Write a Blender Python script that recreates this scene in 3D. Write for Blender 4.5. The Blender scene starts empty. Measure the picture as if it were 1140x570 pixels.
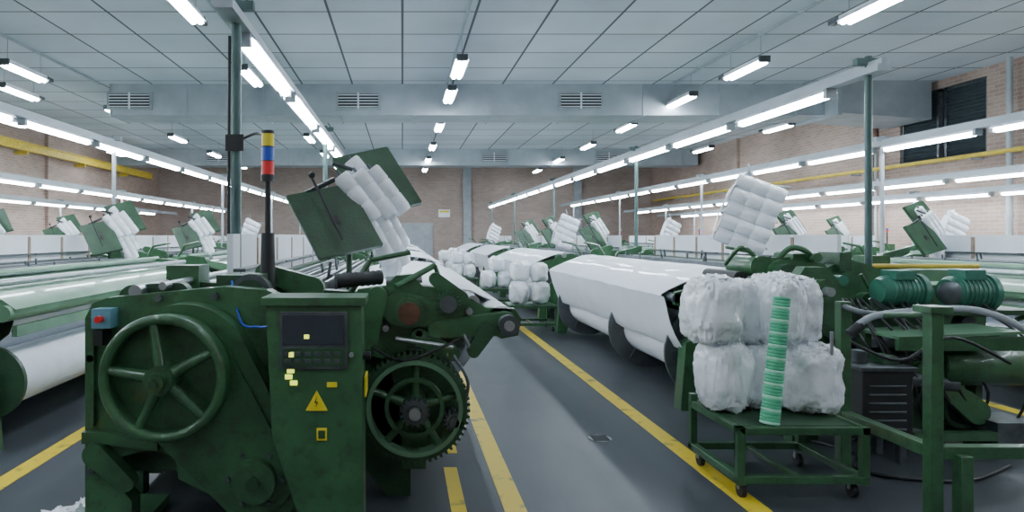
import bpy, bmesh, math, random
from mathutils import Vector, Matrix, noise
random.seed(7)
R=math.radians
scene=bpy.context.scene

# ---------------------------------------------------------------- materials
def nodes(name):
    m=bpy.data.materials.new(name); m.use_nodes=True
    nt=m.node_tree; b=nt.nodes['Principled BSDF']
    return m,nt,b
def mat(name,col,rough=.5,metal=0,var=.15,scale=6,bump=0,bscale=40,coat=0,grime=0):
    m,nt,b=nodes(name)
    tc=nt.nodes.new('ShaderNodeTexCoord')
    n=nt.nodes.new('ShaderNodeTexNoise'); n.inputs['Scale'].default_value=scale; n.inputs['Detail'].default_value=6
    nt.links.new(tc.outputs['Object'],n.inputs['Vector'])
    r=nt.nodes.new('ShaderNodeValToRGB')
    r.color_ramp.elements[0].position=.3; r.color_ramp.elements[1].position=.7
    c0=[c*(1-var) for c in col]; c1=[min(1,c*(1+var)) for c in col]
    r.color_ramp.elements[0].color=(*c0,1); r.color_ramp.elements[1].color=(*c1,1)
    nt.links.new(n.outputs['Fac'],r.inputs['Fac'])
    out=r.outputs['Color']
    if grime:
        g=nt.nodes.new('ShaderNodeTexNoise'); g.inputs['Scale'].default_value=14; g.inputs['Detail'].default_value=10; g.inputs['Roughness'].default_value=.7
        nt.links.new(tc.outputs['Object'],g.inputs['Vector'])
        gr=nt.nodes.new('ShaderNodeMapRange'); gr.inputs[1].default_value=.5; gr.inputs[2].default_value=.68; gr.inputs[3].default_value=0; gr.inputs[4].default_value=grime
        nt.links.new(g.outputs['Fac'],gr.inputs[0])
        mx=nt.nodes.new('ShaderNodeMixRGB'); mx.inputs['Color2'].default_value=(.022,.026,.018,1)
        nt.links.new(gr.outputs[0],mx.inputs['Fac']); nt.links.new(out,mx.inputs['Color1']); out=mx.outputs['Color']
    nt.links.new(out,b.inputs['Base Color'])
    b.inputs['Roughness'].default_value=rough; b.inputs['Metallic'].default_value=metal
    b.inputs['Coat Weight'].default_value=coat
    if bump:
        n2=nt.nodes.new('ShaderNodeTexNoise'); n2.inputs['Scale'].default_value=bscale; n2.inputs['Detail'].default_value=4
        nt.links.new(tc.outputs['Object'],n2.inputs['Vector'])
        bp=nt.nodes.new('ShaderNodeBump'); bp.inputs['Strength'].default_value=bump; bp.inputs['Distance'].default_value=.02
        nt.links.new(n2.outputs['Fac'],bp.inputs['Height']); nt.links.new(bp.outputs['Normal'],b.inputs['Normal'])
    return m
def emit(name,col,s):
    m,nt,b=nodes(name)
    b.inputs['Base Color'].default_value=(*col,1)
    b.inputs['Emission Color'].default_value=(*col,1); b.inputs['Emission Strength'].default_value=s
    return m
GREEN=mat('green_paint',(.037,.115,.048),.34,0,.25,4,.1,60,coat=.25,grime=.55)
GREEND=mat('green_paint_oily',(.022,.070,.032),.4,0,.35,7,.2,50,grime=.6)
GREENL=mat('green_paint_light',(.11,.23,.135),.32,0,.2,3,coat=.25)
TEAL=mat('teal_paint',(.040,.175,.12),.35,0,.2,8,grime=.4)
WHITEP=mat('white_plastic_film',(.84,.88,.94),.25,0,.05,9,.35,18,coat=.35)
CLOTH=mat('white_fabric',(.84,.88,.94),.6,0,.05,4,.15,12)
WPANEL=mat('white_panel',(.80,.85,.91),.5,0,.05,3)
STEEL=mat('steel',(.45,.48,.51),.3,.8,.15,15)
DSTEEL=mat('dark_steel',(.09,.105,.115),.38,.5,.3,12)
FLANGE=mat('flange_metal',(.11,.125,.135),.4,.4,.25,5)
BLACK=mat('black_rubber',(.014,.016,.018),.5,0,.3,10)
YEL=mat('yellow_paint',(.62,.46,.05),.5,0,.2,8)
YELS=mat('yellow_sticker',(.75,.6,.03),.45,0,.05,8)
RED=mat('red_plastic',(.65,.02,.02),.35,0,.05,8)
BLUE=mat('blue_plastic',(.02,.08,.5),.35,0,.05,8)
BLUEG=mat('blue_grey_plastic',(.12,.28,.36),.4,0,.05,8)
ALU=mat('galvanised_metal',(.36,.41,.45),.5,.2,.12,2)
GREYP=mat('grey_paint',(.33,.37,.40),.5,0,.12,4)
RUST=mat('rusty_metal',(.12,.055,.035),.6,.3,.4,20)
BROWN=mat('brown_wood',(.34,.25,.18),.6,0,.2,10)
MINT=mat('mint_yarn',(.09,.46,.26),.6,0,.1,30,.3,60)
MINTW=mat('mint_yarn_pale',(.38,.74,.56),.6,0,.1,30,.3,60)
SCREEN=mat('display_dark',(.035,.045,.055),.2,0,.1,8)
LED=emit('led_yellow',(.8,.9,.1),1.5)
TUBE=emit('fluorescent_tube',(.84,.93,1.0),52)
TUBEC=emit('fluorescent_tube_ceiling',(.84,.93,1.0),54)
LOUV=mat('louvre_dark',(.05,.07,.08),.4,.2,.2,6)
PG=mat('pole_paint',(.07,.13,.125),.4,.2,.2,5)
WPANEL2=mat('plastic_covered_warp',(.80,.86,.94),.4,0,.04,3,.2,9,coat=.2)

def floor_mat():
    m,nt,b=nodes('painted_concrete_floor')
    tc=nt.nodes.new('ShaderNodeTexCoord')
    n=nt.nodes.new('ShaderNodeTexNoise'); n.inputs['Scale'].default_value=.7; n.inputs['Detail'].default_value=8; n.inputs['Roughness'].default_value=.55
    n2=nt.nodes.new('ShaderNodeTexNoise'); n2.inputs['Scale'].default_value=7; n2.inputs['Detail'].default_value=6
    mp=nt.nodes.new('ShaderNodeMapping'); mp.inputs['Scale'].default_value=(1,.3,1)
    nt.links.new(tc.outputs['Object'],mp.inputs['Vector']); nt.links.new(mp.outputs[0],n2.inputs['Vector'])
    nt.links.new(tc.outputs['Object'],n.inputs['Vector'])
    mx=nt.nodes.new('ShaderNodeMath'); mx.operation='MULTIPLY_ADD'; mx.inputs[1].default_value=.7
    nt.links.new(n.outputs['Fac'],mx.inputs[0])
    m2=nt.nodes.new('ShaderNodeMath'); m2.operation='MULTIPLY'; m2.inputs[1].default_value=.3
    nt.links.new(n2.outputs['Fac'],m2.inputs[0]); nt.links.new(m2.outputs[0],mx.inputs[2])
    r=nt.nodes.new('ShaderNodeValToRGB')
    r.color_ramp.elements[0].position=.3; r.color_ramp.elements[0].color=(.030,.036,.043,1)
    r.color_ramp.elements[1].position=.7; r.color_ramp.elements[1].color=(.060,.071,.082,1)
    nt.links.new(mx.outputs[0],r.inputs['Fac']); nt.links.new(r.outputs[0],b.inputs['Base Color'])
    rr=nt.nodes.new('ShaderNodeMapRange'); rr.inputs[1].default_value=.3; rr.inputs[2].default_value=.7; rr.inputs[3].default_value=.40; rr.inputs[4].default_value=.50
    nt.links.new(n.outputs['Fac'],rr.inputs[0]); nt.links.new(rr.outputs[0],b.inputs['Roughness'])
    return m
def grid_mat(name,ax,sx,sz,c1,c2,cm,mortar,offset,rough=.7,lo=.85,hi=1.12):
    m,nt,b=nodes(name)
    tc=nt.nodes.new('ShaderNodeTexCoord'); sp=nt.nodes.new('ShaderNodeSeparateXYZ'); cb=nt.nodes.new('ShaderNodeCombineXYZ')
    nt.links.new(tc.outputs['Object'],sp.inputs[0])
    nt.links.new(sp.outputs[ax[0]],cb.inputs[0]); nt.links.new(sp.outputs[ax[1]],cb.inputs[1])
    br=nt.nodes.new('ShaderNodeTexBrick'); br.offset=offset; br.inputs['Scale'].default_value=1
    br.inputs['Brick Width'].default_value=sx; br.inputs['Row Height'].default_value=sz
    br.inputs['Mortar Size'].default_value=mortar; br.inputs['Mortar Smooth'].default_value=.2
    br.inputs['Color1'].default_value=(*c1,1); br.inputs['Color2'].default_value=(*c2,1); br.inputs['Mortar'].default_value=(*cm,1)
    nt.links.new(cb.outputs[0],br.inputs['Vector'])
    n=nt.nodes.new('ShaderNodeTexNoise'); n.inputs['Scale'].default_value=.6; n.inputs['Detail'].default_value=6
    nt.links.new(tc.outputs['Object'],n.inputs['Vector'])
    mr=nt.nodes.new('ShaderNodeMapRange'); mr.inputs[1].default_value=.3; mr.inputs[2].default_value=.7; mr.inputs[3].default_value=lo; mr.inputs[4].default_value=hi
    nt.links.new(n.outputs['Fac'],mr.inputs[0])
    mix=nt.nodes.new('ShaderNodeVectorMath'); mix.operation='SCALE'
    nt.links.new(br.outputs['Color'],mix.inputs[0]); nt.links.new(mr.outputs[0],mix.inputs['Scale'])
    nt.links.new(mix.outputs[0],b.inputs['Base Color']); b.inputs['Roughness'].default_value=rough
    return m
FLOOR=floor_mat()
CEIL=grid_mat('ceiling_tiles',(0,1),1.25,1.25,(.50,.56,.63),(.62,.68,.75),(.075,.09,.105),.024,0,lo=.9,hi=1.07)
BR=dict(c1=(.30,.20,.16),c2=(.38,.27,.215),cm=(.38,.34,.32))  # brick tones paled, standing in for haze in the room
BRX=grid_mat('brick_side',(1,2),.27,.09,BR['c1'],BR['c2'],BR['cm'],.009,.5)
BRY=grid_mat('brick_end',(0,2),.27,.09,(.33,.24,.20),(.39,.30,.26),(.39,.36,.35),.009,.5)  # paler and greyer than the side brick, haze put into its colour

# ---------------------------------------------------------------- mesh builder
class MB:
    def __init__(s): s.v=[];s.f=[];s.m=[];s.mats=[];s.M=Matrix.Identity(4)
    def add(s,vs,fs,mt):
        if mt not in s.mats: s.mats.append(mt)
        i=s.mats.index(mt); o=len(s.v)
        s.v+= [tuple(s.M@Vector(p)) for p in vs]
        for f in fs: s.f.append([k+o for k in f]); s.m.append(i)
    def box(s,a,b,mt):
        x0,y0,z0=a;x1,y1,z1=b
        s.add([(x0,y0,z0),(x1,y0,z0),(x1,y1,z0),(x0,y1,z0),(x0,y0,z1),(x1,y0,z1),(x1,y1,z1),(x0,y1,z1)],
              [(0,3,2,1),(4,5,6,7),(0,1,5,4),(1,2,6,5),(2,3,7,6),(3,0,4,7)],mt)
    def cbox(s,c,sz,mt,rot=(0,0,0)):
        old=s.M
        s.M=old@Matrix.Translation(c)@Matrix.Rotation(R(rot[2]),4,'Z')@Matrix.Rotation(R(rot[1]),4,'Y')@Matrix.Rotation(R(rot[0]),4,'X')
        h=[k/2 for k in sz]; s.box((-h[0],-h[1],-h[2]),(h[0],h[1],h[2]),mt); s.M=old
    def para(s,c,U,V,t,mt):
        c=Vector(c);U=Vector(U)/2;V=Vector(V)/2;N=U.cross(V).normalized()*t/2
        vs=[c+a*U+b*V+k*N for k in(-1,1) for a,b in((-1,-1),(1,-1),(1,1),(-1,1))]
        s.add(vs,[(0,3,2,1),(4,5,6,7),(0,1,5,4),(1,2,6,5),(2,3,7,6),(3,0,4,7)],mt)
    def lathe(s,p0,p1,prof,mt,n=24,cap=True):
        p0=Vector(p0);p1=Vector(p1);d=(p1-p0).normalized()
        q=d.orthogonal().normalized(); w=d.cross(q)
        vs=[];fs=[]
        for t,r in prof:
            for k in range(n):
                a=2*math.pi*k/n
                vs.append(p0+d*t+(q*math.cos(a)+w*math.sin(a))*r)
        for j in range(len(prof)-1):
            for k in range(n):
                k2=(k+1)%n
                fs.append((j*n+k,j*n+k2,(j+1)*n+k2,(j+1)*n+k))
        if cap:
            fs.append(tuple(range(n))[::-1]); o=(len(prof)-1)*n; fs.append(tuple(range(o,o+n)))
        s.add(vs,fs,mt)
    def cyl(s,p0,p1,r,mt,n=20,r2=None):
        L=(Vector(p1)-Vector(p0)).length
        s.lathe(p0,p1,[(0,r),(L,r if r2 is None else r2)],mt,n)
    def tube(s,pts,r,mt,n=10):
        pts=[Vector(p) for p in pts]; vs=[];fs=[]; q=None
        for i,p in enumerate(pts):
            d=((pts[i+1] if i<len(pts)-1 else p)-(pts[i-1] if i else p)).normalized()
            if q is None: q=d.orthogonal().normalized()
            else: q=(q-d*q.dot(d)).normalized()
            w=d.cross(q)
            for k in range(n):
                a=2*math.pi*k/n; vs.append(p+(q*math.cos(a)+w*math.sin(a))*r)
        for j in range(len(pts)-1):
            for k in range(n): fs.append((j*n+k,j*n+(k+1)%n,(j+1)*n+(k+1)%n,(j+1)*n+k))
        fs.append(tuple(range(n))[::-1]); o=(len(pts)-1)*n; fs.append(tuple(range(o,o+n)))
        s.add(vs,fs,mt)
    def curve(s,pts,r,mt,n=8,sub=6):
        P=[Vector(p) for p in pts]; out=[]
        for i in range(len(P)-1):
            a=P[max(i-1,0)];b=P[i];c=P[i+1];d=P[min(i+2,len(P)-1)]
            for k in range(sub):
                t=k/sub
                out.append(.5*((2*b)+(c-a)*t+(2*a-5*b+4*c-d)*t*t+(3*b-a-3*c+d)*t**3))
        out.append(P[-1]); s.tube(out,r,mt,n)
    def prism(s,poly,y0,y1,mt):
        n=len(poly); vs=[(x,y0,z) for x,z in poly]+[(x,y1,z) for x,z in poly]
        fs=[tuple(range(n)),tuple(range(2*n-1,n-1,-1))]+[(i,(i+1)%n,n+(i+1)%n,n+i) for i in range(n)]
        s.add(vs,fs,mt)
    def hull2(s,c0,r0,c1,r1,y0,y1,mt,n=20):
        dx,dz=c1[0]-c0[0],c1[1]-c0[1]; L=math.hypot(dx,dz); a=math.atan2(dz,dx); b=math.acos((r0-r1)/L)
        poly=[]
        for k in range(n+1):
            t=a+b+(2*math.pi-2*b)*k/n; poly.append((c0[0]+r0*math.cos(t),c0[1]+r0*math.sin(t)))
        for k in range(n+1):
            t=a-b+2*b*k/n; poly.append((c1[0]+r1*math.cos(t),c1[1]+r1*math.sin(t)))
        s.prism(poly,y0,y1,mt)
    def ring(s,c,r0,r1,y0,y1,mt,n=40):
        vs=[];fs=[]
        for k in range(n):
            a=2*math.pi*k/n;ca,sa=math.cos(a),math.sin(a)
            for r,y in((r0,y0),(r1,y0),(r1,y1),(r0,y1)): vs.append((c[0]+ca*r,y,c[1]+sa*r))
        for k in range(n):
            k2=(k+1)%n
            for j in range(4):
                j2=(j+1)%4; fs.append((k*4+j,k2*4+j,k2*4+j2,k*4+j2))
        s.add(vs,fs,mt)
    def torus(s,c,Rr,r,mt,n=48,m=10):
        vs=[];fs=[]
        for k in range(n):
            a=2*math.pi*k/n
            for j in range(m):
                b=2*math.pi*j/m; q=Rr+r*math.cos(b)
                vs.append((c[0]+q*math.cos(a),c[1]+r*math.sin(b),c[2]+q*math.sin(a)))
        for k in range(n):
            for j in range(m): fs.append((k*m+j,((k+1)%n)*m+j,((k+1)%n)*m+(j+1)%m,k*m+(j+1)%m))
        s.add(vs,fs,mt)
    def gear(s,c,r,teeth,y0,y1,mt,hole=None,th=.022):
        outer=[]
        for k in range(teeth):
            for t,rr in((0,r-th),(.3,r-th),(.42,r),(.75,r),(.88,r-th)):
                a=2*math.pi*(k+t)/teeth; outer.append((rr*math.cos(a),rr*math.sin(a)))
        n=len(outer); hi=hole or r*.8
        inner=[(x/math.hypot(x,z)*hi,z/math.hypot(x,z)*hi) for x,z in outer]
        vs=[]
        for y in(y0,y1):
            vs+=[(c[0]+x,y,c[1]+z) for x,z in outer]+[(c[0]+x,y,c[1]+z) for x,z in inner]
        fs=[]
        for i in range(n):
            j=(i+1)%n
            fs+= [(i,j,n+j,n+i),(2*n+i,3*n+i,3*n+j,2*n+j),(i,2*n+i,2*n+j,j),(n+i,n+j,3*n+j,3*n+i)]
        s.add(vs,fs,mt)
    def sheet(s,prof,y0,y1,mt,ny=24,wob=.012,th=.006,seed=0):
        n=len(prof); vs=[];fs=[]
        for side in(0,1):
            for j in range(ny+1):
                y=y0+(y1-y0)*j/ny
                for i,(x,z) in enumerate(prof):
                    o=noise.noise(Vector((x*3+seed,y*1.7,z*3)))*wob
                    vs.append((x+o+side*th,y,z+o-side*th))
        N=(ny+1)*n
        for j in range(ny):
            for i in range(n-1):
                a=j*n+i; fs.append((a,a+1,a+n+1,a+n)); fs.append((N+a,N+a+n,N+a+n+1,N+a+1))
        for j in range(ny):
            for i in(0,n-1):
                a=j*n+i; fs.append((a,a+n,N+a+n,N+a))
        for i in range(n-1):
            for j in(0,ny):
                a=j*n+i; fs.append((a,a+1,N+a+1,N+a))
        s.add(vs,fs,mt)
    def blob(s,c,sz,mt,seed=0,amp=.06,n=28,m=18,p=.55,freq=5,pv=None):
        pv=p if pv is None else pv
        vs=[];fs=[]
        def sp(v,e): return math.copysign(abs(v)**e,v)
        for j in range(m+1):
            ph=-math.pi/2+math.pi*j/m
            for k in range(n):
                a=2*math.pi*k/n
                d=Vector((sp(math.cos(ph),pv)*sp(math.cos(a),p),sp(math.cos(ph),pv)*sp(math.sin(a),p),sp(math.sin(ph),pv)))
                q=1+amp*(noise.noise(d*freq*.4+Vector((seed*7.1,0,0)))+.5*noise.noise(Vector((d.x*freq*1.8,d.y*freq*1.8,d.z*freq*.7))+Vector((0,seed*3.3,0)))+.25*noise.noise(Vector((d.x*freq*4,d.y*freq*4,d.z*freq*1.5))+Vector((0,0,seed))))
                vs.append((c[0]+d.x*q*sz[0]/2,c[1]+d.y*q*sz[1]/2,c[2]+d.z*q*sz[2]/2))
        for j in range(m):
            for k in range(n): fs.append((j*n+k,j*n+(k+1)%n,(j+1)*n+(k+1)%n,(j+1)*n+k))
        s.add(vs,fs,mt)
    def mesh(s,name):
        me=bpy.data.meshes.new(name); me.from_pydata(s.v,[],s.f)
        for t in s.mats: me.materials.append(t)
        me.polygons.foreach_set('material_index',s.m)
        bm=bmesh.new(); bm.from_mesh(me)
        bmesh.ops.remove_doubles(bm,verts=bm.verts,dist=1e-6)
        bmesh.ops.recalc_face_normals(bm,faces=bm.faces)
        bm.to_mesh(me); bm.free()
        me.polygons.foreach_set('use_smooth',[True]*len(me.polygons))
        me.set_sharp_from_angle(angle=R(38)); me.update()
        return me
    def obj(s,name,loc=(0,0,0),bevel=0,rz=0,parent=None):
        me=s.mesh(name); o=place(me,name,loc,rz,bevel)
        if parent: o.parent=parent
        return o
def place(me,name,loc=(0,0,0),rz=0,bevel=0,sc=1):
    o=bpy.data.objects.new(name,me); o.location=loc; o.rotation_euler=(0,0,R(rz)); o.scale=(sc,sc,1 if sc==1 else (1+sc)/2); scene.collection.objects.link(o)
    if bevel:
        b=o.modifiers.new('bevel','BEVEL'); b.width=bevel; b.segments=2; b.limit_method='ANGLE'; b.angle_limit=R(40)
    return o

# ---------------------------------------------------------------- room
XL,XR,YN,YF,H=-12.8,13.1,-6.0,35.0,5.4
def slab(name,a,b,mt):
    m=MB(); m.box(a,b,mt); return m.obj(name)
slab('floor',(XL-.3,YN-.3,-.1),(XR+.3,YF+.3,0),FLOOR)
slab('ceiling',(XL-.3,YN-.3,H),(XR+.3,YF+.3,H+.1),CEIL)
slab('wall_left',(XL-.25,YN,0),(XL,YF,H),BRX)
m=MB(); W0,W1,Z0,Z1=14.9,17.5,3.45,5.2
m.box((XR,YN,0),(XR+.25,W0,H),BRX); m.box((XR,W1,0),(XR+.25,YF,H),BRX)
m.box((XR,W0,0),(XR+.25,W1,Z0),BRX); m.box((XR,W0,Z1),(XR+.25,W1,H),BRX); m.obj('wall_right')
slab('wall_back',(XL-.25,YF,0),(XR+.25,YF+.25,H),BRY)
slab('wall_front',(XL-.25,YN-.25,0),(XR+.25,YN,H),BRY)
def window(name,y0,y1):
    m=MB(); x=XR+.04
    for a,b in(((x,y0,Z0),(x+.1,y0+.07,Z1)),((x,y1-.07,Z0),(x+.1,y1,Z1)),((x,y0,Z0),(x+.1,y1,Z0+.07)),((x,y0,Z1-.07),(x+.1,y1,Z1))): m.box(a,b,DSTEEL)
    z=Z0+.12
    while z<Z1-.1:
        m.cbox((x+.06,(y0+y1)/2,z),(.1,y1-y0-.1,.012),LOUV,(0,40,0)); z+=.085
    m.box((x+.13,y0,Z0),(x+.15,y1,Z1),LOUV); m.obj(name)
window('window_1',W0,(W0+W1)/2-.08); window('window_2',(W0+W1)/2+.08,W1)
for i,x in enumerate((-9,-3.2,3.4,9.2)):
    slab('trim_%d'%(i+1),(x-.2,YF-.15,0),(x+.2,YF,H),GREYP)
for i,y in enumerate((13.2,18.6,26)):
    slab('trim_%d'%(i+5),(XR-.12,y-.2,0),(XR,y+.2,H),BRX)
for i,y in enumerate((10,17,24)):
    slab('trim_%d'%(i+8),(XL,y-.2,0),(XL+.12,y+.2,H),BRX)
m=MB(); m.box((-.9,YF-.07,0),(1.6,YF-.01,2.3),GREYP); m.box((-.8,YF-.1,.05),(.32,YF-.06,2.2),GREYP); m.box((.38,YF-.1,.05),(1.5,YF-.06,2.2),GREYP)
m.obj('door_1')
m=MB(); m.box((XL+.25,-4,4.42),(XL+.45,YF-2,4.46),YEL); m.box((XL+.33,-4,4.46),(XL+.37,YF-2,4.66),YEL); m.box((XL+.25,-4,4.66),(XL+.45,YF-2,4.7),YEL)
for y in range(-2,33,4): m.box((XL,y-.06,4.3),(XL+.4,y+.06,4.42),YEL)
m.obj('yellow_wall_beam')
m=MB(); m.cyl((XR-.25,2,3.42),(XR-.25,YF-1,3.42),.05,YEL)
for y in range(3,33,4): m.box((XR-.3,y-.03,3.33),(XR,y+.03,3.37),GREYP)
m.obj('yellow_wall_pipe')
m=MB(); m.cyl((XR-.2,18.1,0),(XR-.2,18.1,H),.04,GREYP); m.cyl((XR-.2,18.1,4.1),(XR-.2,18.1,4.9),.06,RUST); m.obj('wall_downpipe')
m=MB(); m.cyl((XR-.22,14.1,0),(XR-.22,14.1,H),.06,GREYP); m.cyl((XR-.22,14.1,2),(XR-.22,14.1,2.1),.08,GREYP); m.obj('wall_downpipe')
m=MB(); m.box((1.9,YF-.05,2.6),(2.5,YF-.01,3.0),WPANEL); m.box((1.95,YF-.06,2.85),(2.45,YF-.05,2.95),YELS); m.obj('notice_board')
def duct(y,x0,x1,h,d,vents):
    m=MB(); zt=H; zb=H-h
    m.box((x0,y,zb),(x1,y+d,zt),ALU)
    x=x0
    while x<x1:
        m.box((x,y-.025,zb-.025),(x+.04,y+d+.02,zt),ALU); x+=1.9
    for vx in vents:
        m.box((vx-.56,y-.05,zb+.13),(vx+.56,y,zb+.58),GREYP)
        m.box((vx-.5,y-.055,zb+.18),(vx+.5,y-.04,zb+.53),BLACK)
        for k in range(5): m.cbox((vx,y-.06,zb+.21+k*.073),(1.0,.05,.014),WPANEL,(35,0,0))
        m.box((vx-.02,y-.07,zb+.15),(vx+.02,y-.04,zb+.56),WPANEL)
    return m
m=duct(16.6,-7.3,10.6,.78,1.1,(-6.8,-1.1,4.45))
m.prism([(10.6,H-.78),(12.9,H-.95),(12.9,H),(10.6,H)],16.2,17.7,ALU)
m.box((10.55,16.1,H-.86),(10.65,17.8,H),ALU)
m.obj('ventilation_duct')
m=duct(29.0,-12.5,12.9,.7,1.0,(-8,-1,4,9)); m.obj('ventilation_duct')

def linemat():
    m,nt,b=nodes('worn_yellow_line')
    tc=nt.nodes.new('ShaderNodeTexCoord'); n=nt.nodes.new('ShaderNodeTexNoise'); n.inputs['Scale'].default_value=7; n.inputs['Detail'].default_value=9
    nt.links.new(tc.outputs['Object'],n.inputs['Vector'])
    r=nt.nodes.new('ShaderNodeValToRGB'); r.color_ramp.elements[0].position=.32; r.color_ramp.elements[0].color=(.25,.21,.06,1)
    r.color_ramp.elements[1].position=.44; r.color_ramp.elements[1].color=(.74,.54,.03,1)
    nt.links.new(n.outputs['Fac'],r.inputs['Fac']); nt.links.new(r.outputs[0],b.inputs['Base Color']); b.inputs['Roughness'].default_value=.45
    return m
LINE=linemat()
def line(x,y0,y1,w=.15,z=.003):
    m=MB(); m.box((x-w/2,y0,0),(x+w/2,y1,z),LINE); m.obj('floor_marking_line')
line(.66,-5,33,.13); line(2.08,-5,33,.14); line(-2.6,-5,33,.14); line(.33,2.6,4.6,.09,.002); line(.36,4.9,6.4,.09,.002)
line(5.6,-5,33,.14)
m=MB(); m.cyl((1.56,5.25,0),(1.56,5.25,.006),.09,GREYP,28)
for k in range(-3,4): m.box((1.56-.065,5.25+k*.022-.004,.006),(1.56+.065,5.25+k*.022+.004,.009),BLACK)
m.obj('floor_drain')

# ---------------------------------------------------------------- lights
def ceil_light(L=1.35,z=4.85):
    m=MB()
    m.box((-.09,-L/2,.03),(.09,L/2,.09),WPANEL)
    m.prism([(-.13,.0),(-.09,.05),(.09,.05),(.13,0),(.12,0),(.08,.03),(-.08,.03),(-.12,0)],-L/2,L/2,WPANEL)
    for sx in(-.055,.055): m.cyl((sx,-L/2+.04,-.015),(sx,L/2-.04,-.015),.042,TUBEC,12)
    m.box((-.1,-L/2-.05,-.03),(.1,-L/2,.09),DSTEEL); m.box((-.1,L/2,-.03),(.1,L/2+.05,.09),DSTEEL)
    m.box((-.06,L/2+.02,.03),(.06,L/2+.3,.1),DSTEEL)
    for sy in(-L/2+.1,L/2-.1): m.cyl((0,sy,.09),(0,sy,H-z),.006,GREYP,6)
    return m
CL=ceil_light().mesh('ceiling_fluorescent_light')
rows={-3.1:[-3.5,0.8,5.1,9.4,13.6,17.9,22.2,26.5,31],1.1:[-3.5,1,5.3,12.9,15.4,19.8,24.2,28.4,32.5],  # negative y entries: unseen lights added behind the camera as front light
      -7.5:[0,4.4,8.8,13.2,17.6,22.2,26.5,31],-8.7:[15.1],6.7:[-3,1,5.2,9.4,13,16.0,19.9,24,28.5,33],-11.2:[6,12,19,26],11.3:[4,10.5,20,25]}
for x,ys in rows.items():
    for y in ys: place(CL,'ceiling_fluorescent_light',(x,y,4.85))
for x in(-3.1,1.1,6.7,-7.5):
    m=MB(); m.box((x-.02,-5,H-.05),(x+.02,16.5,H),ALU); m.obj('ceiling_conduit')

def rail(x,y0,y1,z,tubes,poles,tl=1.68,polemat=GREENL,pr=.03):
    m=MB()
    m.box((-.06,y0,z+.03),(.06,y1,z+.09),ALU); m.box((-.025,y0,z+.09),(.025,y1,z+.14),ALU)
    for ty in tubes:
        m.prism([(-.085,z-.01),(-.05,z+.03),(.05,z+.03),(.085,z-.01),(.075,z-.01),(.04,z+.02),(-.04,z+.02),(-.075,z-.01)],ty,ty+tl,WPANEL)
        m.cyl((0,ty+.03,z-.02),(0,ty+tl-.03,z-.02),.045,TUBE,12)
        m.box((-.05,ty-.03,z-.06),(.05,ty+.02,z+.03),GREYP); m.box((-.05,ty+tl-.02,z-.06),(.05,ty+tl+.03,z+.03),GREYP)
    for p in poles:
        m.cyl((.0,p,0),(.0,p,z+.2),pr,polemat,14); m.box((-.12,p-.03,z+.12),(.12,p+.03,z+.18),polemat)
        m.box((-.06,p-.06,0),(.06,p+.06,.015),polemat)
    m.obj('overhead_light_rail',(x,0,0))
P=1.95
rail(-1.12,4.15,32,3.0,[4.7+P*i for i in range(14)],[4.48,9.65,16.0,22.4,28.8],polemat=PG,pr=.034)
rail(4.15,5.72,32,3.0,[6.46+P*i for i in range(13)],[5.92,11.8,18.2,24.6,30.9],polemat=PG,pr=.03)
rail(-4.6,-2,32,3.0,[-1.7+P*i for i in range(17)],[.2,4.4,10.6,17,23.4,29.8],polemat=GREYP)
rail(7.65,-1,32,3.0,[-.9+P*i for i in range(16)],[4.4,10.6,17,23.4,29.7],polemat=GREYP)
rail(-8.1,4,32,2.75,[9+P*i for i in range(11)],[6.3,12.8,19.2,25.6],polemat=GREYP)
rail(-10.9,4,32,2.6,[8+P*i for i in range(11)],[8,14.8,21.2,27],polemat=GREYP)
rail(10.7,4,32,2.7,[9.2+P*i for i in range(11)],[8.6,14.8,21.2,27],polemat=GREYP)
rail(12.3,4,32,2.5,[10+P*i for i in range(10)],[9.5,16,22,28],polemat=GREYP)

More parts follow.
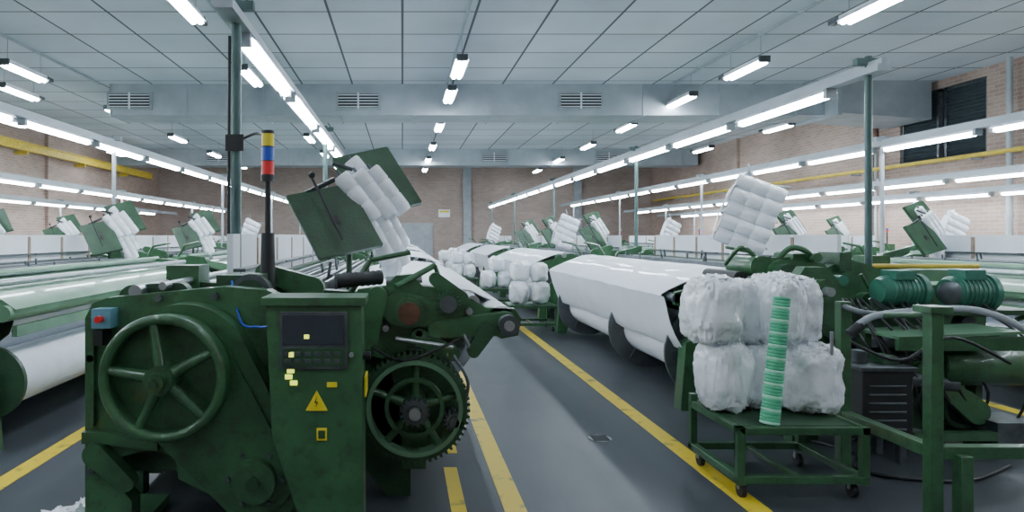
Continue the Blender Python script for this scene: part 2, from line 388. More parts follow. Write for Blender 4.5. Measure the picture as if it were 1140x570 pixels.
# ---------------------------------------------------------------- looms
def loom_body(m,s,ox,oy,style,L=5.0,seed=0,ends=True):
    """s=+1: warp beam side towards -X ; s=-1 mirrored."""
    rnd=random.Random(seed)
    old=m.M; m.M=old@Matrix.Translation((ox,oy,0))@Matrix.Diagonal((s,1,1,1))
    frame=[(.15,0),(.3,0),(.36,.25),(.9,.32),(1.75,.28),(1.95,0),(2.25,0),(2.3,.45),(2.55,.7),(2.55,1.0),(2.3,1.1),(1.95,1.32),(1.6,1.34),(1.0,1.2),(.75,1.27),(.5,1.25),(.42,1.1),(.68,1.0),(.6,.82),(.2,.62)]
    for y in((-.06,.1),(L-.1,L+.06)) if ends else ((L-.1,L+.06),):
        m.prism(frame,y[0],y[1],GREEN)
        for cx,cz,cr in((1.3,.75,.2),(2.1,.7,.14),(.85,.55,.15),(1.75,1.05,.12)):
            m.cyl((cx,y[0]-.04,cz),(cx,y[0],cz),cr,GREEND,20); m.cyl((cx,y[0]-.09,cz),(cx,y[0]-.04,cz),cr*.4,DSTEEL,12)
    for (x0,x1,z0,z1) in((.8,.95,.3,.45),(1.7,1.9,.35,.55),(1.65,1.85,1.2,1.3),(1.1,1.2,.6,.8)):
        m.box((x0,.05,z0),(x1,L-.05,z1),GREEN)
    for k in range(8):
        x=1.08+k*.065
        m.box((x,.3,1.0),(x+.02,L-.3,1.28+.03*rnd.random()),STEEL if k%2 else DSTEEL)
    m.box((1.88,.2,1.0),(1.96,L-.2,1.16),DSTEEL); m.cyl((2.05,.1,1.25),(2.05,L-.1,1.25),.03,STEEL,10)
    m.cyl((2.16,.1,1.2),(2.16,L-.1,1.2),.022,DSTEEL,10)
    n=6; pw=(L-.3)/n
    for k in range(n):
        y0=.15+k*pw
        m.box((1.74,y0+.03,1.29),(1.78,y0+pw-.04,1.615),WPANEL)
        m.box((1.735,y0+pw-.03,1.29),(1.79,y0+pw+.02,1.59),BROWN)
        m.box((1.66,y0+.03,1.37),(1.74,y0+pw-.04,1.39),DSTEEL)
    m.sheet([(.7,1.26),(1.0,1.2),(1.4,1.1),(1.88,1.05)],.35,L-.35,CLOTH,8,.004)
    m.sheet([(1.97,1.05),(2.3,1.07),(2.42,1.1),(2.5,1.02),(2.45,.8),(2.42,.5)],.35,L-.35,CLOTH,12,.006)
    m.cyl((2.42,.05,1.0),(2.42,L-.05,1.0),.075,GREEN,16)
    m.cyl((2.27,.3,.48),(2.27,L-.3,.48),.17,CLOTH,24); m.cyl((2.27,-.05,.48),(2.27,L+.05,.48),.035,STEEL,12)
    m.box((2.15,.05,.12),(2.4,L-.05,.2),GREEND)
    if style=='flange':
        cx,cz=.60,.49
        m.cyl((cx,-.05,cz),(cx,L+.05,cz),.05,DSTEEL,14); m.cyl((cx,.35,cz),(cx,L-.3,cz),.3,CLOTH,32)
        for y in(.22,1.95,L-.3):
            m.lathe((cx,y,cz),(cx,y+1,cz),[(0,.45),(0,.485),(.035,.485),(.035,.45)],FLANGE,48,cap=False)
            m.lathe((cx,y+.01,cz),(cx,y+1,cz),[(0,.0),(0,.46),(.015,.46),(.015,0)],FLANGE,48,cap=False)
            m.cyl((cx,y-.03,cz),(cx,y+.06,cz),.12,DSTEEL,20)
            for a in range(6): m.cbox((cx+.28*math.cos(a*1.047),y-.0,cz+.28*math.sin(a*1.047)),(.3,.025,.03),FLANGE,(0,-a*60,0))
        m.sheet([(.9,1.27),(.7,1.3),(.55,1.28),(.3,1.19),(.1,1.10),(.03,1.06),(.02,1.04)],.1,L-.1,WPANEL2,40,.010,seed=seed)
        m.sheet([(.02,1.04),(.04,.98),(.06,.9),(.09,.8),(.125,.7),(.16,.62),(.20,.54)],.02,L-.1,WPANEL2,40,.022,seed=seed)
        m.cyl((.62,-.1,1.24),(.62,L+.1,1.24),.045,STEEL,14)
        m.cyl((.12,-.05,1.03),(.12,L+.05,1.03),.045,DSTEEL,14)
        for y in(-.02,L+.02): m.prism([(.1,.97),(.2,.95),(.75,1.1),(.7,1.25),(.1,1.08)],y-.03,y+.03,GREEN)
    elif style=='roll':
        cx,cz=.25,.5
        m.cyl((cx,-.1,cz),(cx,L+.05,cz),.05,STEEL,14); m.cyl((cx,.15,cz),(cx,L-.2,cz),.22,CLOTH,32)
        m.cyl((cx,.08,cz),(cx,.12,cz),.27,GREEND,32); m.cyl((cx,L-.18,cz),(cx,L-.14,cz),.27,GREEND,32)
        m.sheet([(.55,1.05),(.2,1.0),(.12,.95),(.16,.85),(.3,.74),(.42,.62)],.2,L-.25,CLOTH,16,.01)
        m.prism([(.02,1.0),(.0,1.06),(.1,1.13),(1.05,1.27),(1.1,1.22),(.2,1.02)],.0,L,GREENL)
        m.cyl((.07,-.05,1.03),(.07,L+.05,1.03),.06,GREENL,16); m.cyl((.4,.0,1.22),(.4,L,1.22),.03,STEEL,12)
        m.cyl((.8,.0,1.27),(.8,L,1.27),.03,GREENL,12)
        m.box((.02,.05,.85),(.06,L-.05,.93),GREENL)
    elif style=='open':
        cx,cz=.58,.56
        m.cyl((cx,-.1,cz),(cx,L+.05,cz),.05,STEEL,14); m.cyl((cx,.25,cz),(cx,L-.3,cz),.24,CLOTH,32)
        for y in(.2,L-.28): m.cyl((cx,y,cz),(cx,y+.03,cz),.33,FLANGE,40)
        m.cyl((.05,-.15,1.1),(.05,L,1.1),.035,STEEL,14); m.cyl((.05,-.08,1.1),(.05,L-.1,1.1),.08,CLOTH,24)
        m.cyl((.22,-.05,1.2),(.22,L,1.2),.04,STEEL,14)
        m.sheet([(.34,.6),(.16,.85),(.0,1.06),(.02,1.16),(.2,1.245),(.5,1.28),(.9,1.24),(1.1,1.2)],.3,L-.3,CLOTH,16,.006)
    for k in range(14):
        y=rnd.uniform(.2,L-.2); x=rnd.uniform(.9,1.7)
        m.cyl((x,y,.95),(x+rnd.uniform(-.1,.1),y,1.3+rnd.uniform(0,.12)),.012,DSTEEL,6)
    m.cyl((1.25,.15,.5),(1.25,.55,.5),.13,TEAL,20); m.cyl((1.25,.1,.5),(1.25,.15,.5),.15,GREEND,20)
    m.box((1.9,-.02,1.1),(2.1,.2,1.42),GREEN); m.box((1.95,L-.25,1.1),(2.15,L,1.45),GREEN)
    for yy in(.02,L-.02):
        m.hull2((1.2,1.28),.07,(1.5,1.38),.05,yy-.06,yy+.02,GREEN,12); m.cyl((1.0,yy,1.2),(.85,yy,1.45),.02,GREEN,8); m.cyl((.85,yy,1.45),(.6,yy,1.5),.016,GREEN,8)
    if seed%2: 
        m.cyl((2.0,.1,1.42),(2.0,.1,1.7),.012,BLACK,8); m.cyl((2.0,.1,1.7),(2.0,.1,1.75),.025,RED,10); m.cyl((2.0,.1,1.75),(2.0,.1,1.8),.025,BLUE,10); m.cyl((2.0,.1,1.8),(2.0,.1,1.85),.025,YELS,10)
    m.M=old
def gen(style,s,seed):
    m=MB(); loom_body(m,s,0,0,style,seed=seed); return m.mesh('weaving_loom')
G_fl=gen('flange',1,2); G_ro=gen('roll',-1,4); G_op=gen('open',-1,6); G_rr=gen('roll',1,5)
for y in(12.5,18.9,25.3): place(G_fl,'weaving_loom',(2.4,y,0))
for y in(10.3,16.7,23.1): place(G_op,'weaving_loom',(.62,y,0))
for y in(4.9,11.3,17.7,24.1): place(G_ro,'weaving_loom',(-2.85,y,0))
for y in(4.9,11.3,17.7,24.1): place(G_rr,'weaving_loom',(5.95,y,0))
for y in(7,13.4,19.8,26.2): place(G_ro,'weaving_loom',(-6.4,y,0))
for y in(9,15.4,21.8): place(G_ro,'weaving_loom',(-9.8,y,0))
for y in(9,15.4,21.8,27.4): place(G_rr,'weaving_loom',(9.3,y,0))

# --------- foreground loom (left of the aisle)
m=MB(); loom_body(m,-1,.65,4.1,'open',L=4.9,seed=12,ends=False)
m.prism([(-1.70,0),(-1.45,0),(-1.45,.18),(-1.5,.24),(-1.5,.42),(-1.35,.46),(-1.22,.42),(-1.2,.3),(-1.0,.2),(-.72,.0),(-.5,0),(-.5,1.1),(-.62,1.26),(-.72,1.31),(-.95,1.33),(-1.58,1.27),(-1.66,1.24),(-1.70,1.16)],3.56,3.68,GREEN)
m.box((-1.68,3.68,1.0),(-.75,4.1,1.22),GREEND); m.box((-1.6,3.68,.3),(-.7,4.1,.55),GREEND)
m.box((-1.73,3.5,0),(-1.4,4.0,.05),GREEN); m.box((-.75,3.5,0),(-.45,4.0,.05),GREEN)
m.prism([(-1.9,0),(-1.6,0),(-1.6,.6),(-1.3,1.0),(-.3,1.0),(-.25,.2),(-.1,0),(.05,.0),(.05,.2),(-.1,.9),(-.2,1.25),(-1.3,1.32),(-1.9,1.1)],4.1,4.2,GREEND)
m.cyl((-1.62,3.5,1.1),(-1.62,3.56,1.1),.05,GREEN,16)
m.prism([(-1.70,.5),(-1.6,.5),(-1.3,.46),(-1.3,.5),(-1.58,.56),(-1.70,.56)],3.52,3.56,GREEN)
m.hull2((-1.66,1.15),.02,(-1.66,.6),.02,3.53,3.56,GREEN,10)
m.hull2((-1.13,.9),.35,(-.74,.36),.24,3.42,3.56,GREEN,40)
m.hull2((-1.13,.9),.27,(-.74,.36),.18,3.395,3.42,GREEN,40)
m.cyl((-.75,3.34,.36),(-.75,3.4,.36),.11,GREEN,24); m.cyl((-.75,3.3,.36),(-.75,3.34,.36),.035,GREEND,12)
for a in range(6): m.cyl((-.75+.14*math.cos(a*1.047),3.38,.36+.14*math.sin(a*1.047)),(-.75+.14*math.cos(a*1.047),3.4,.36+.14*math.sin(a*1.047)),.012,DSTEEL,8)
wc=(-1.18,3.27,.9)
m.torus(wc,.29,.026,GREEN,60,12)
m.ring((wc[0],wc[2]),.275,.31,3.26,3.36,GREEN,60)
m.cyl((wc[0],3.36,wc[2]),(wc[0],3.42,wc[2]),.3,GREEN,48)
for k in range(5):
    a=R(90+72*k+10); p=(wc[0]+.29*math.cos(a),3.28,wc[2]+.29*math.sin(a)); q=(wc[0],3.26,wc[2])
    m.cyl(q,p,.034,GREEN,12,r2=.022)
m.cyl((wc[0],3.2,wc[2]),(wc[0],3.4,wc[2]),.07,GREEN,24); m.cyl((wc[0],3.15,wc[2]),(wc[0],3.2,wc[2]),.045,GREEN,20); m.cyl((wc[0],3.13,wc[2]),(wc[0],3.15,wc[2]),.02,GREEND,12)
m.box((-1.62,3.46,1.12),(-1.52,3.56,1.22),BLUEG); m.cyl((-1.57,3.42,1.17),(-1.57,3.46,1.17),.018,RED,16)
m.box((-1.61,3.455,1.03),(-1.56,3.56,1.11),BLACK)
for bx,bz in((-1.66,.95),(-1.66,.35),(-.68,1.0),(-.66,.7),(-1.3,1.27),(-1.0,1.28)):
    m.cyl((bx,3.53,bz),(bx,3.56,bz),.02,DSTEEL,8)
m.hull2((-1.62,.45),.06,(-1.45,.3),.04,3.48,3.56,GREEN,12)
m.cyl((-1.45,3.6,1.3),(-1.45,4.3,1.3),.035,STEEL,16); m.cyl((-1.3,3.6,1.33),(-1.3,8.6,1.33),.022,STEEL,14)
m.cyl((-1.5,4.1,1.27),(-1.5,8.8,1.27),.045,GREYP,14); m.cyl((-1.7,4.1,1.2),(-1.7,8.8,1.2),.05,GREENL,14)
m.hull2((-1.5,1.25),.08,(-1.25,1.28),.06,3.7,3.78,GREEND,14)
m.cyl((-.85,3.7,1.28),(-.85,4.2,1.28),.08,GREEND,24); m.ring((-.85,1.28),.08,.11,3.72,3.78,DSTEEL,24)
m.box((-1.05,3.75,1.3),(-.8,4.0,1.38),GREEND)
# --- let-off gear wheel
gc=(.07,.6)
m.gear(gc,.325,56,3.86,3.93,GREEND,.275,.018); m.ring(gc,.255,.28,3.84,3.94,GREENL,48)
m.ring(gc,.15,.175,3.87,3.92,GREEN,40)
for k in range(5):
    a=R(72*k+15); m.cyl((gc[0]+.05*math.cos(a),3.9,gc[1]+.05*math.sin(a)),(gc[0]+.26*math.cos(a),3.9,gc[1]+.26*math.sin(a)),.03,GREEN,10,r2=.022)
m.cyl((gc[0],3.8,gc[1]),(gc[0],4.4,gc[1]),.075,GREEN,24); m.gear(gc,.085,16,3.76,3.82,DSTEEL,.04,.015); m.cyl((gc[0],3.72,gc[1]),(gc[0],3.8,gc[1]),.035,STEEL,12)
m.gear((.3,.52),.06,14,3.86,3.93,DSTEEL,.03,.012); m.cyl((.3,3.84,.52),(.3,4.1,.52),.03,DSTEEL,12)
m.prism([(.0,.2),(.14,.2),(.16,.55),(-.02,.55)],4.0,4.1,GREEN); m.cyl((gc[0],4.1,gc[1]),(gc[0],4.14,gc[1]),.3,GREEND,40)
# --- upper casting bracket
m.prism([(-.3,1.18),(-.27,1.28),(-.1,1.3),(-.04,1.36),(.06,1.37),(.12,1.3),(.25,1.28),(.3,1.22),(.42,1.22),(.5,1.17),(.68,1.16),(.72,1.1),(.7,1.0),(.6,.98),(.5,1.03),(.38,.98),(.3,.92),(.1,.95),(0,.9),(-.12,.86),(-.3,.9)],4.02,4.1,GREEN)
m.hull2((-.02,1.17),.1,(.3,1.12),.06,3.94,4.02,GREEN,18)
m.hull2((.2,1.05),.05,(.62,1.08),.07,3.93,4.02,GREEN,18)
m.hull2((-.15,1.24),.06,(-.2,.98),.05,3.92,4.02,GREEN,16)
m.hull2((.1,1.0),.05,(.3,.9),.045,3.96,4.04,GREEN,14)
m.hull2((.35,1.22),.05,(.2,1.34),.04,4.0,4.08,GREEN,14); m.hull2((.5,1.05),.05,(.42,.92),.035,3.9,3.98,GREEND,14)
m.cyl((.04,3.86,1.15),(.04,3.96,1.15),.065,RUST,24); m.ring((.04,1.15),.065,.085,3.88,3.93,GREEN,24)
m.cyl((.62,3.86,1.08),(.62,4.05,1.08),.06,DSTEEL,20); m.cyl((.62,3.84,1.08),(.62,3.87,1.08),.03,STEEL,20)
m.cyl((.27,3.88,1.2),(.27,4.1,1.2),.05,DSTEEL,20); m.gear((.27,1.2),.075,18,3.9,3.94,GREEND,.05,.012)
m.cyl((-.04,3.9,1.0),(.3,3.9,.95),.012,STEEL,8); m.cyl((.36,3.92,1.02),(.42,3.92,.9),.012,STEEL,8)
m.cyl((-.04,3.95,1.3),(.2,4.1,1.42),.018,GREEN,10); m.cyl((.2,4.1,1.42),(.26,4.1,1.25),.014,GREEN,8)
m.curve([(-.18,3.9,.95),(.0,3.85,.88),(.2,3.88,.94),(.34,3.9,1.0)],.009,BLACK)
m.curve([(.3,3.9,.9),(.38,3.85,.75),(.34,3.9,.55)],.01,DSTEEL)
for bx,bz in((-.22,1.2),(.15,1.2),(.4,1.15),(.52,1.1),(.1,1.02),(-.1,1.05),(.46,1.05)):
    m.cyl((bx,3.96,bz),(bx,4.02,bz),.02,STEEL,10)
m.lathe((-.4,4.0,1.33),(-.1,4.1,1.35),[(i*.018,.042+.005*(i%2)) for i in range(17)],BLACK,18)
m.cyl((-.1,4.05,1.33),(.12,4.05,1.34),.025,STEEL,12)
LA=m.obj('weaving_loom',bevel=.005)

# control cabinet
m=MB()
m.prism([(-.67,1.27),(-.2,1.29),(-.19,.0),(-.48,.0),(-.5,.2),(-.64,.62)],3.26,3.5,GREEN)
m.box((-.69,3.24,1.26),(-.18,3.52,1.3),GREEN)
m.box((-.6,3.247,.95),(-.27,3.26,1.23),DSTEEL)
m.box((-.585,3.242,1.07),(-.285,3.25,1.215),SCREEN)
m.box((-.585,3.242,.965),(-.285,3.25,1.055),GREEND)
for i in range(6):
    for j in range(2): m.box((-.575+i*.048,3.238,.98+j*.036),(-.545+i*.048,3.243,1.0+j*.036),DSTEEL)
m.box((-.555,3.238,1.01),(-.53,3.244,1.035),LED); m.box((-.48,3.238,1.1),(-.455,3.243,1.12),LED)
for (x,z) in((-.565,.93),(-.575,.9),(-.55,.87)): m.box((x,3.252,z),(x+.035,3.262,z+.022),LED)
m.prism([(-.475,.745),(-.365,.745),(-.42,.845)],3.252,3.26,YELS)
m.prism([(-.424,.765),(-.412,.79),(-.424,.79),(-.414,.82),(-.432,.785),(-.42,.785)],3.249,3.252,BLACK)
m.box((-.42,3.252,.6),(-.37,3.26,.66),YELS); m.box((-.37,3.252,.86),(-.32,3.26,.885),YELS)
m.box((-.412,3.249,.61),(-.378,3.252,.65),GREEND)
m.box((-.19,3.3,.8),(-.18,3.46,.9),YELS)
m.cyl((-.2,3.35,1.0),(-.16,3.35,1.0),.02,BLACK,12)
m.tube([(-.645,3.3,.65),(-.645,3.3,1.2)],.008,DSTEEL,6)
m.cyl((-.25,3.24,1.02),(-.25,3.26,1.02),.012,STEEL,12)
m.obj('control_cabinet',bevel=.008)

m=MB(); x,y=-.81,4.0
m.cyl((x,y,1.22),(x,y,1.95),.018,BLACK,12); m.cyl((x,y,1.22),(x,y,1.62),.05,BLACK,16,r2=.04); m.cyl((x,y,1.93),(x,y,1.97),.042,BLACK,20)
m.cyl((x,y,1.97),(x,y,2.05),.038,RED,20); m.cyl((x,y,2.055),(x,y,2.135),.038,BLUE,20); m.cyl((x,y,2.14),(x,y,2.215),.038,YELS,20)
m.cyl((x,y,2.05),(x,y,2.055),.04,BLACK,20); m.cyl((x,y,2.135),(x,y,2.14),.04,BLACK,20); m.cyl((x,y,2.215),(x,y,2.235),.038,BLACK,20)
m.curve([(x,y+.04,1.95),(x-.05,y+.2,2.2),(x-.15,y+.4,2.28),(-1.07,4.44,2.25)],.009,BLACK)
m.obj('signal_tower_light')
m=MB(); m.curve([(-1.165,4.48,2.95),(-1.17,4.48,2.2),(-1.165,4.46,1.5),(-1.1,4.3,1.1),(-.9,3.9,.95)],.01,BLACK)
m.curve([(-.95,3.7,1.35),(-.85,3.5,1.15),(-.75,3.45,1.13),(-.68,3.4,1.14)],.006,BLUE)
m.box((-1.18,4.43,2.17),(-1.06,4.445,2.28),BLACK); m.obj('power_cable')

# ---------------------------------------------------------------- yarn creels
def pack(m,a,d,r,n=20,L=.34,core=True):
    a=Vector(a); d=Vector(d).normalized()
    k=L/.34
    m.lathe(a,a+d,[(0,.025),(0,r*.85),(.015*k,r*.97),(.1*k,r),(.108*k,r*.9),(.116*k,r),(.21*k,r*.99),(.218*k,r*.9),(.226*k,r),(.31*k,r*.98),(.34*k,r*.85),(.34*k,.025)],WHITEP,n)
    if core: m.cyl(a-d*.04,a,.012,DSTEEL,10)
def creel():
    m=MB()
    m.cyl((0,0,1.15),(0,0,1.75),.022,GREEND,12); m.cbox((0,0,1.2),(.14,.14,.04),GREEND)
    m.cyl((0,0,1.72),(.2,.2,2.0),.018,GREEND,10)
    for c,U,V in(((-.09,-.15,1.71),(.42,.10,.09),(.24,-.12,-.42)),((.19,.25,2.02),(.40,.12,.10),(.26,-.10,-.42))):
        m.para(c,U,V,.014,GREEND); c=Vector(c);U=Vector(U);V=Vector(V);N=U.cross(V).normalized()*.02
        for e in(-.5,.5):
            m.para(c+U*e+N,U*.03,V,.05,GREEND); m.para(c+V*e+N,U,V*.03,.05,GREEND)
        m.para(c,U*.12,V*.12,.04,BLACK)
    for p in((-.06,-.04,2.03),(.05,.03,2.06),(.15,.1,2.09),(.0,.12,2.16)): pack(m,p,(.26,.02,-.33),.066,L=.4)
    for p in((.1,.0,1.75),(.2,.07,1.74),(.2,.14,1.86)): pack(m,p,(.18,.04,-.33),.068,L=.4)
    m.blob((.3,.1,1.42),(.16,.16,.28),WHITEP,3,.1,p=.8)
    m.cyl((-.24,-.2,2.0),(-.02,-.3,1.58),.009,BLACK,8); m.blob((-.24,-.2,2.02),(.05,.05,.05),BLACK,1,0,12,8,1)
    m.cyl((-.3,-.1,1.9),(-.1,-.06,2.0),.018,BLACK,10); m.cyl((-.12,.0,2.12),(.02,.03,2.08),.014,BLACK,8)
    return m.mesh('yarn_package_creel')
CR=creel()
place(CR,'yarn_package_creel',(-.38,4.75,0))
def bundle():
    m=MB(); m.cyl((0,0,1.1),(0,0,1.6),.022,GREEND,12); m.cbox((0,0,1.15),(.14,.14,.04),GREEND)
    old=m.M; m.M=Matrix.Translation((0,0,1.84))@Matrix.Rotation(R(-18),4,'Z')@Matrix.Rotation(R(20),4,'Y')
    m.box((-.2,.13,-.33),(.2,.145,.33),GREEND)
    for j in range(5):
        z=-.3+j*.15
        pack(m,(-.25,.02-.015*(j%2),z),(1,0,-.06),.085,L=.5,core=False)
    for z in(-.3,.0,.3): m.cyl((-.29,.06,z),(.29,.06,z),.01,GREYP,8)
    m.sheet([(-.27,-.38),(-.29,-.1),(-.27,.2),(-.2,.4)],-.06,.12,WHITEP,8,.03)
    m.cyl((-.1,.05,.35),(-.2,.05,.5),.012,GREYP,8); m.cyl((.1,.05,.35),(.28,.1,.4),.012,GREYP,8)
    m.M=old
    return m.mesh('yarn_package_creel')
CB=bundle()
place(CB,'yarn_package_creel',(3.72,7.1,0))
for i,(p,rz) in enumerate((((3.8,13.2,0),10),((3.6,14.6,0),0),((3.7,16.5,0),20),((3.7,19.8,0),0),((3.6,26,0),40),((-.5,10.9,0),20),((-.4,17.2,0),0),((-.5,23.5,0),0),
            ((-4.1,9.3,0),10),((-3.9,12.4,0),0),((-4.2,18.3,0),20),((7.3,9.3,0),0),((7.1,12.2,0),0),((7.4,18.3,0),30),((-7.6,12,0),0),((-7.7,15,0),20),((10.8,13,0),20),((10.6,16.2,0),0),((10.7,10.4,0),10))):
    place(CB if i%3==1 else CR,'yarn_package_creel',p,rz,sc=.85)

# ---------------------------------------------------------------- carts with wrapped packages
def cart():
    m=MB(); x0,x1,y0,y1=0,.8,0,.7; zt=.44
    t=.045
    for x in(x0,x1-t):
        for y in(y0,y1-t): m.box((x,y,.09),(x+t,y+t,zt+(.05 if y>y0 else 0)),GREEN)
    for z in(.1,zt-t):
        for y in(y0,y1-t): m.box((x0,y,z),(x1,y+t,z+t),GREEN)
        for x in(x0,x1-t): m.box((x,y0,z),(x+t,y1,z+t),GREEN)
    m.box((x0+t,y0+t,zt-.012),(x1-t,y1-t,zt),GREEND)
    m.box((x0+.38,y0,.1),(x0+.42,y1,.13),GREEN)
    for x in(.05,.73):
        for y in(.06,.62):
            m.cyl((x-.015,y,.045),(x+.015,y,.045),.045,BLACK,18); m.box((x-.025,y-.01,.05),(x+.025,y+.01,.1),STEEL)
    return m
m=cart(); m.cyl((.76,.62,.4),(.76,.62,1.2),.013,GREEN,10); m.cyl((.76,.3,.4),(.76,.3,.98),.011,STEEL,10)
m.obj('bobbin_cart',(2.03,4.02,0),bevel=.003)
def bags(spec,loc,fine=False):
    m=MB(); k=0
    for i,(c,sz) in enumerate(spec):
        k+=1
        if fine:
            m.blob(c,sz,WHITEP,k,.13,n=88,m=64,p=.85,freq=5.5,pv=.52)
            m.blob((c[0]+.02,c[1]-.02,c[2]+sz[2]*.46),(sz[0]*.55,sz[1]*.5,.07),WHITEP,k+9,.4,n=40,m=16,p=.9,freq=7)
        else:
            m.blob(c,sz,WHITEP,k,.14,n=40,m=28,p=.9,freq=6,pv=.6)
    return m.obj('plastic_wrapped_yarn_packages',loc)
bags([((.11,.40,.67),(.33,.42,.46)),((.36,.46,.66),(.30,.40,.44)),((.63,.36,.66),(.42,.44,.44)),
      ((.03,.40,1.10),(.34,.44,.45)),((.27,.50,1.08),(.32,.40,.42)),((.45,.38,1.11),(.30,.42,.46)),((.62,.46,1.09),(.28,.40,.44))],(2.06,4.1,0),True)
m=MB()
p0=Vector((0,0,.44)); p1=Vector((.1,.04,1.22)); d=(p1-p0); n=40
for k in range(n):
    a=p0+d*k/n; b=p0+d*(k+1)/n; w=1-.15*k/n
    m.lathe(a,b,[(0,.052*w),(.006,.058*w),((b-a).length-.004,.057*w),((b-a).length,.052*w)],MINT if k%4 else MINTW,24)
m.obj('mint_yarn_cone_stack',(2.27,4.11,0))
c2=cart().mesh('bobbin_cart')
S=[((.2,.3,.64),(.34,.36,.38)),((.56,.35,.64),(.34,.36,.38)),((.22,.35,1.0),(.32,.34,.36)),((.55,.35,.98),(.3,.34,.34))]
S2=[((.2,.3,.64),(.36,.36,.38)),((.58,.35,.63),(.32,.36,.36)),((.4,.35,.98),(.36,.34,.34))]
for i,(x,y) in enumerate(((1.80,11.1),(1.72,14.6),(1.3,18.2),(.95,21.0),(1.6,23.6))):
    place(c2,'bobbin_cart',(x,y,0)); bags(S2 if i%2 else S,(x,y,0))

# ---------------------------------------------------------------- right foreground loom
m=MB(); loom_body(m,1,2.4,6.15,'flange',L=4.9,seed=22)
fr=[(2.95,0),(3.15,0),(3.2,.5),(3.4,.75),(4.6,.75),(4.75,0),(5.0,0),(5.05,.9),(4.9,1.15),(4.3,1.2),(4.05,1.35),(3.85,1.4),(3.6,1.3),(3.35,1.42),(3.1,1.4),(3.0,1.2),(2.95,.9)]
m.prism(fr,5.75,5.87,GREEN)
m.box((3.0,5.85,1.0),(3.2,6.15,1.2),GREEN); m.box((4.2,5.85,.5),(4.9,6.15,1.0),GREEND)
m.hull2((3.2,1.3),.1,(3.35,.75),.14,5.6,5.75,GREEN,18)
m.prism([(3.3,1.25),(3.42,1.3),(3.5,1.1),(3.62,.7),(3.6,.1),(3.45,.1),(3.44,.6),(3.3,.95)],5.5,5.6,GREEN)
m.prism([(3.02,0),(3.22,0),(3.24,.3),(3.38,.36),(3.42,.75),(3.36,.85),(3.42,1.02),(3.38,1.26),(3.28,1.36),(3.12,1.36),(3.04,1.24),(3.1,1.0),(3.04,.85),(3.02,.4)],5.15,5.27,GREEN)
m.cyl((3.22,5.05,1.18),(3.22,5.15,1.18),.09,GREEN,24); m.cyl((3.22,4.99,1.18),(3.22,5.06,1.18),.035,STEEL,14)
m.cyl((3.24,5.05,.62),(3.24,5.15,.62),.12,GREEN,24); m.gear((3.24,.62),.1,18,5.0,5.05,DSTEEL,.04,.012)
m.hull2((3.12,.95),.04,(3.38,.8),.04,5.08,5.15,GREEND,12); m.cyl((3.1,5.1,.3),(3.36,5.1,.5),.016,STEEL,8)
m.box((3.05,5.27,1.0),(3.2,5.75,1.15),GREEN); m.box((3.1,5.27,.3),(3.3,5.75,.45),GREEND)
m.cyl((3.2,5.5,1.28),(3.2,5.65,1.28),.09,GREEND,20); m.gear((3.5,.85),.17,30,5.45,5.5,DSTEEL,.1,.015); m.cyl((3.5,5.35,.85),(3.5,5.75,.85),.05,STEEL,14)
m.cyl((3.55,5.4,1.05),(3.55,5.75,1.05),.12,GREEN,24); m.cyl((3.9,5.5,.5),(3.9,5.75,.5),.18,GREEND,24)
m.cyl((3.55,5.35,1.05),(3.55,5.4,1.05),.05,STEEL,16)
m.box((3.0,5.45,.35),(3.3,5.75,.65),GREEND)
for mx,mz,r in((4.0,1.16,.12),(4.55,1.15,.13)):
    m.lathe((mx-.18,5.35,mz),(mx+.3,5.35,mz),[(0,.04),(.0,r*.8),(.04,r),(.3,r),(.3,r*1.15),(.34,r*1.15),(.34,r*.5),(.42,r*.4)],TEAL,28)
    for k in range(7): m.lathe((mx-.12+k*.035,5.35,mz),(mx+1,5.35,mz),[(0,r),(0,r*1.07),(.01,r*1.07),(.01,r)],TEAL,24,cap=False)
    m.box((mx-.1,5.25,mz+r*.8),(mx+.06,5.42,mz+r*1.4),TEAL)
    m.cbox((mx,5.35,mz-r-.03),(.3,.24,.05),GREEND)
m.lathe((4.33,5.22,1.15),(4.33,5.3,1.15),[(0,.06),(.02,.09),(.03,.06),(.05,.09),(.07,.08)],DSTEEL,24)
m.box((3.7,5.2,.98),(5.0,5.6,1.02),GREEND); m.box((3.75,5.25,.72),(4.9,5.75,.78),GREYP)
m.lathe((4.0,5.0,.64),(4.75,5.0,.64),[(0,.05),(0,.14),(.03,.16),(.62,.16),(.65,.14)],GREEN,28)
m.prism([(3.55,.86),(4.45,.90),(4.45,.92),(3.55,.88)],4.75,5.2,GREENL)
m.box((3.55,4.75,.78),(4.45,4.79,.88),GREEN); m.box((3.55,5.1,0),(3.6,5.2,.87),GREEN); m.box((4.4,5.1,0),(4.45,5.2,.9),GREEN)
m.cyl((3.65,4.95,.55),(4.1,4.95,.5),.07,DSTEEL,18); m.hull2((3.7,.3),.12,(4.2,.25),.18,5.1,5.25,GREEND,18)
m.cyl((4.2,5.0,.3),(4.2,5.5,.3),.15,BLACK,20); m.torus((4.2,4.99,.3),.13,.02,GREEND,30,8)
m.hull2((3.85,.62),.05,(4.25,.3),.09,4.9,4.96,GREEN,14); m.box((4.3,4.8,.0),(4.6,5.1,.25),DSTEEL); m.box((3.7,4.8,.12),(4.3,4.86,.18),GREEN)
rn=random.Random(5)
for k in range(56):
    x=rn.uniform(3.05,4.9); z=rn.uniform(.2,1.25); y=rn.uniform(5.28,5.7)
    if k%2: m.cyl((x,y,z),(x+rn.uniform(-.25,.25),y+rn.uniform(-.05,.05),z+rn.uniform(-.2,.2)),rn.uniform(.008,.02),rn.choice((STEEL,GREYP,GREEN)),8)
    else: m.cyl((x,y,z),(x,y+.1,z),rn.uniform(.03,.08),rn.choice((DSTEEL,GREEN,GREEN,TEAL)),16)
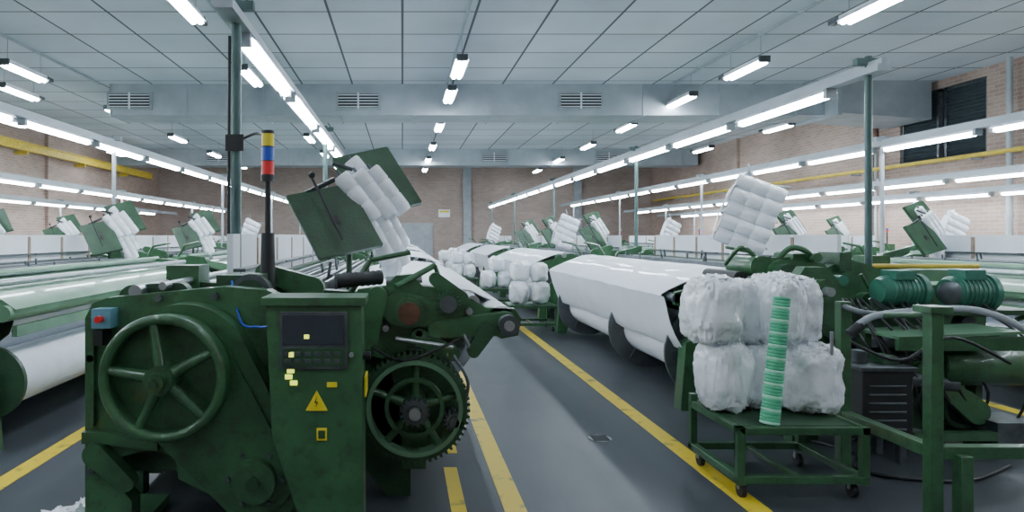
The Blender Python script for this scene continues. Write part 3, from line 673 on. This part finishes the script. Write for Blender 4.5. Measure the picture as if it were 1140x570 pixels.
for k in range(14):
    x=rn.uniform(3.4,4.6); m.curve([(x,5.3,1.1),(x+rn.uniform(-.1,.2),4.95,.8),(x+rn.uniform(-.2,.3),4.9,.45),(x+rn.uniform(-.3,.5),5.0,.06)],.010,BLACK)
m.hull2((3.05,1.34),.09,(3.55,1.3),.07,5.65,6.1,GREEN,16)
m.cyl((3.5,5.6,1.42),(3.5,6.2,1.42),.04,GREEN,14); m.box((3.35,5.7,1.3),(3.5,6.0,1.45),GREEN); m.box((3.75,5.7,1.3),(3.85,6.0,1.46),GREEND)
m.cyl((2.9,5.7,1.24),(2.9,6.3,1.24),.06,BLACK,14)
m.curve([(2.86,5.9,1.35),(2.95,5.8,1.5),(3.05,5.75,1.42),(3.1,5.75,1.3)],.02,GREEN)
m.curve([(3.2,5.7,1.38),(3.3,5.65,1.5),(3.45,5.65,1.46),(3.5,5.7,1.35)],.025,GREEN)
m.box((4.6,5.9,1.2),(5.1,6.3,1.3),GREENL); m.cyl((4.0,6.0,1.33),(5.2,6.0,1.33),.022,YEL,12)
m.obj('weaving_loom',bevel=.004)
m=MB()
m.box((3.01,3.78,0),(3.08,3.85,1.18),GREEN); m.box((3.08,3.78,.33),(4.6,3.85,.4),GREEN); m.box((4.3,3.78,.4),(4.37,3.85,1.1),GREEN); m.box((4.3,3.78,0),(4.37,3.85,.33),GREEN)
m.box((3.14,3.73,0),(3.21,3.8,.36),GREEN)
m.box((3.01,3.85,.33),(3.08,4.56,.4),GREEN); m.box((3.01,4.56,0),(3.08,4.63,1.15),GREEN)
m.box((2.99,3.76,1.16),(3.12,3.9,1.2),GREEN)
m.curve([(2.88,4.2,1.04),(3.0,4.2,1.1),(3.3,4.2,1.13),(3.55,4.2,1.14),(3.72,4.15,1.1),(4.0,4.1,.96),(4.4,4.1,.93)],.022,GREYP,12)
m.curve([(3.04,4.6,1.12),(3.02,4.4,1.1),(3.04,4.2,1.1)],.02,DSTEEL,10)
m.cyl((3.04,3.82,1.15),(3.04,4.2,1.1),.018,GREEN,10)
m.cyl((2.9,4.2,1.04),(2.82,4.2,.98),.03,BLACK,12)
m.curve([(3.04,4.6,.9),(3.4,4.55,.75),(3.8,4.6,.9),(4.3,4.7,.7)],.012,BLACK,8)
m.obj('machine_guard_frame',bevel=.004)
m=MB(); m.box((3.2,4.62,.2),(3.55,4.95,.66),BLACK); m.box((3.18,4.6,.66),(3.57,4.97,.69),DSTEEL)
for k in range(6): m.box((3.24,4.61,.25+k*.06),(3.5,4.62,.265+k*.06),DSTEEL)
for x in(3.22,3.48):
    for y in(4.65,4.88): m.box((x,y,0),(x+.05,y+.05,.2),DSTEEL)
m.cyl((3.3,4.8,.69),(3.3,4.8,.78),.05,DSTEEL,16); m.box((3.4,4.7,.69),(3.5,4.85,.75),GREEND)
m.obj('oil_pump_unit',bevel=.006)
m=MB(); m.blob((0,0,.05),(.2,.16,.12),CLOTH,4,.5); m.blob((.1,.05,.06),(.14,.16,.14),CLOTH,6,.5); m.obj('cotton_waste_heap',(-1.86,3.62,0))
m=MB(); m.curve([(3.0,5.4,.012),(3.3,4.9,.012),(3.1,4.5,.012),(3.6,4.3,.012),(4.2,4.6,.012)],.012,BLACK); m.obj('power_cable')

# ---------------------------------------------------------------- world + camera
w=bpy.data.worlds.new('world'); scene.world=w; w.use_nodes=True
w.node_tree.nodes['Background'].inputs[0].default_value=(.5,.6,.7,1); w.node_tree.nodes['Background'].inputs[1].default_value=.3
cam=bpy.data.cameras.new('camera'); co=bpy.data.objects.new('camera',cam); scene.collection.objects.link(co)
co.location=(0,0,1.6); co.rotation_euler=(R(90),0,0)
cam.sensor_width=36; cam.lens=740/1140*36; cam.shift_x=(570-448)/1140; cam.shift_y=-22/1140; cam.clip_start=.05; cam.clip_end=200
scene.camera=co
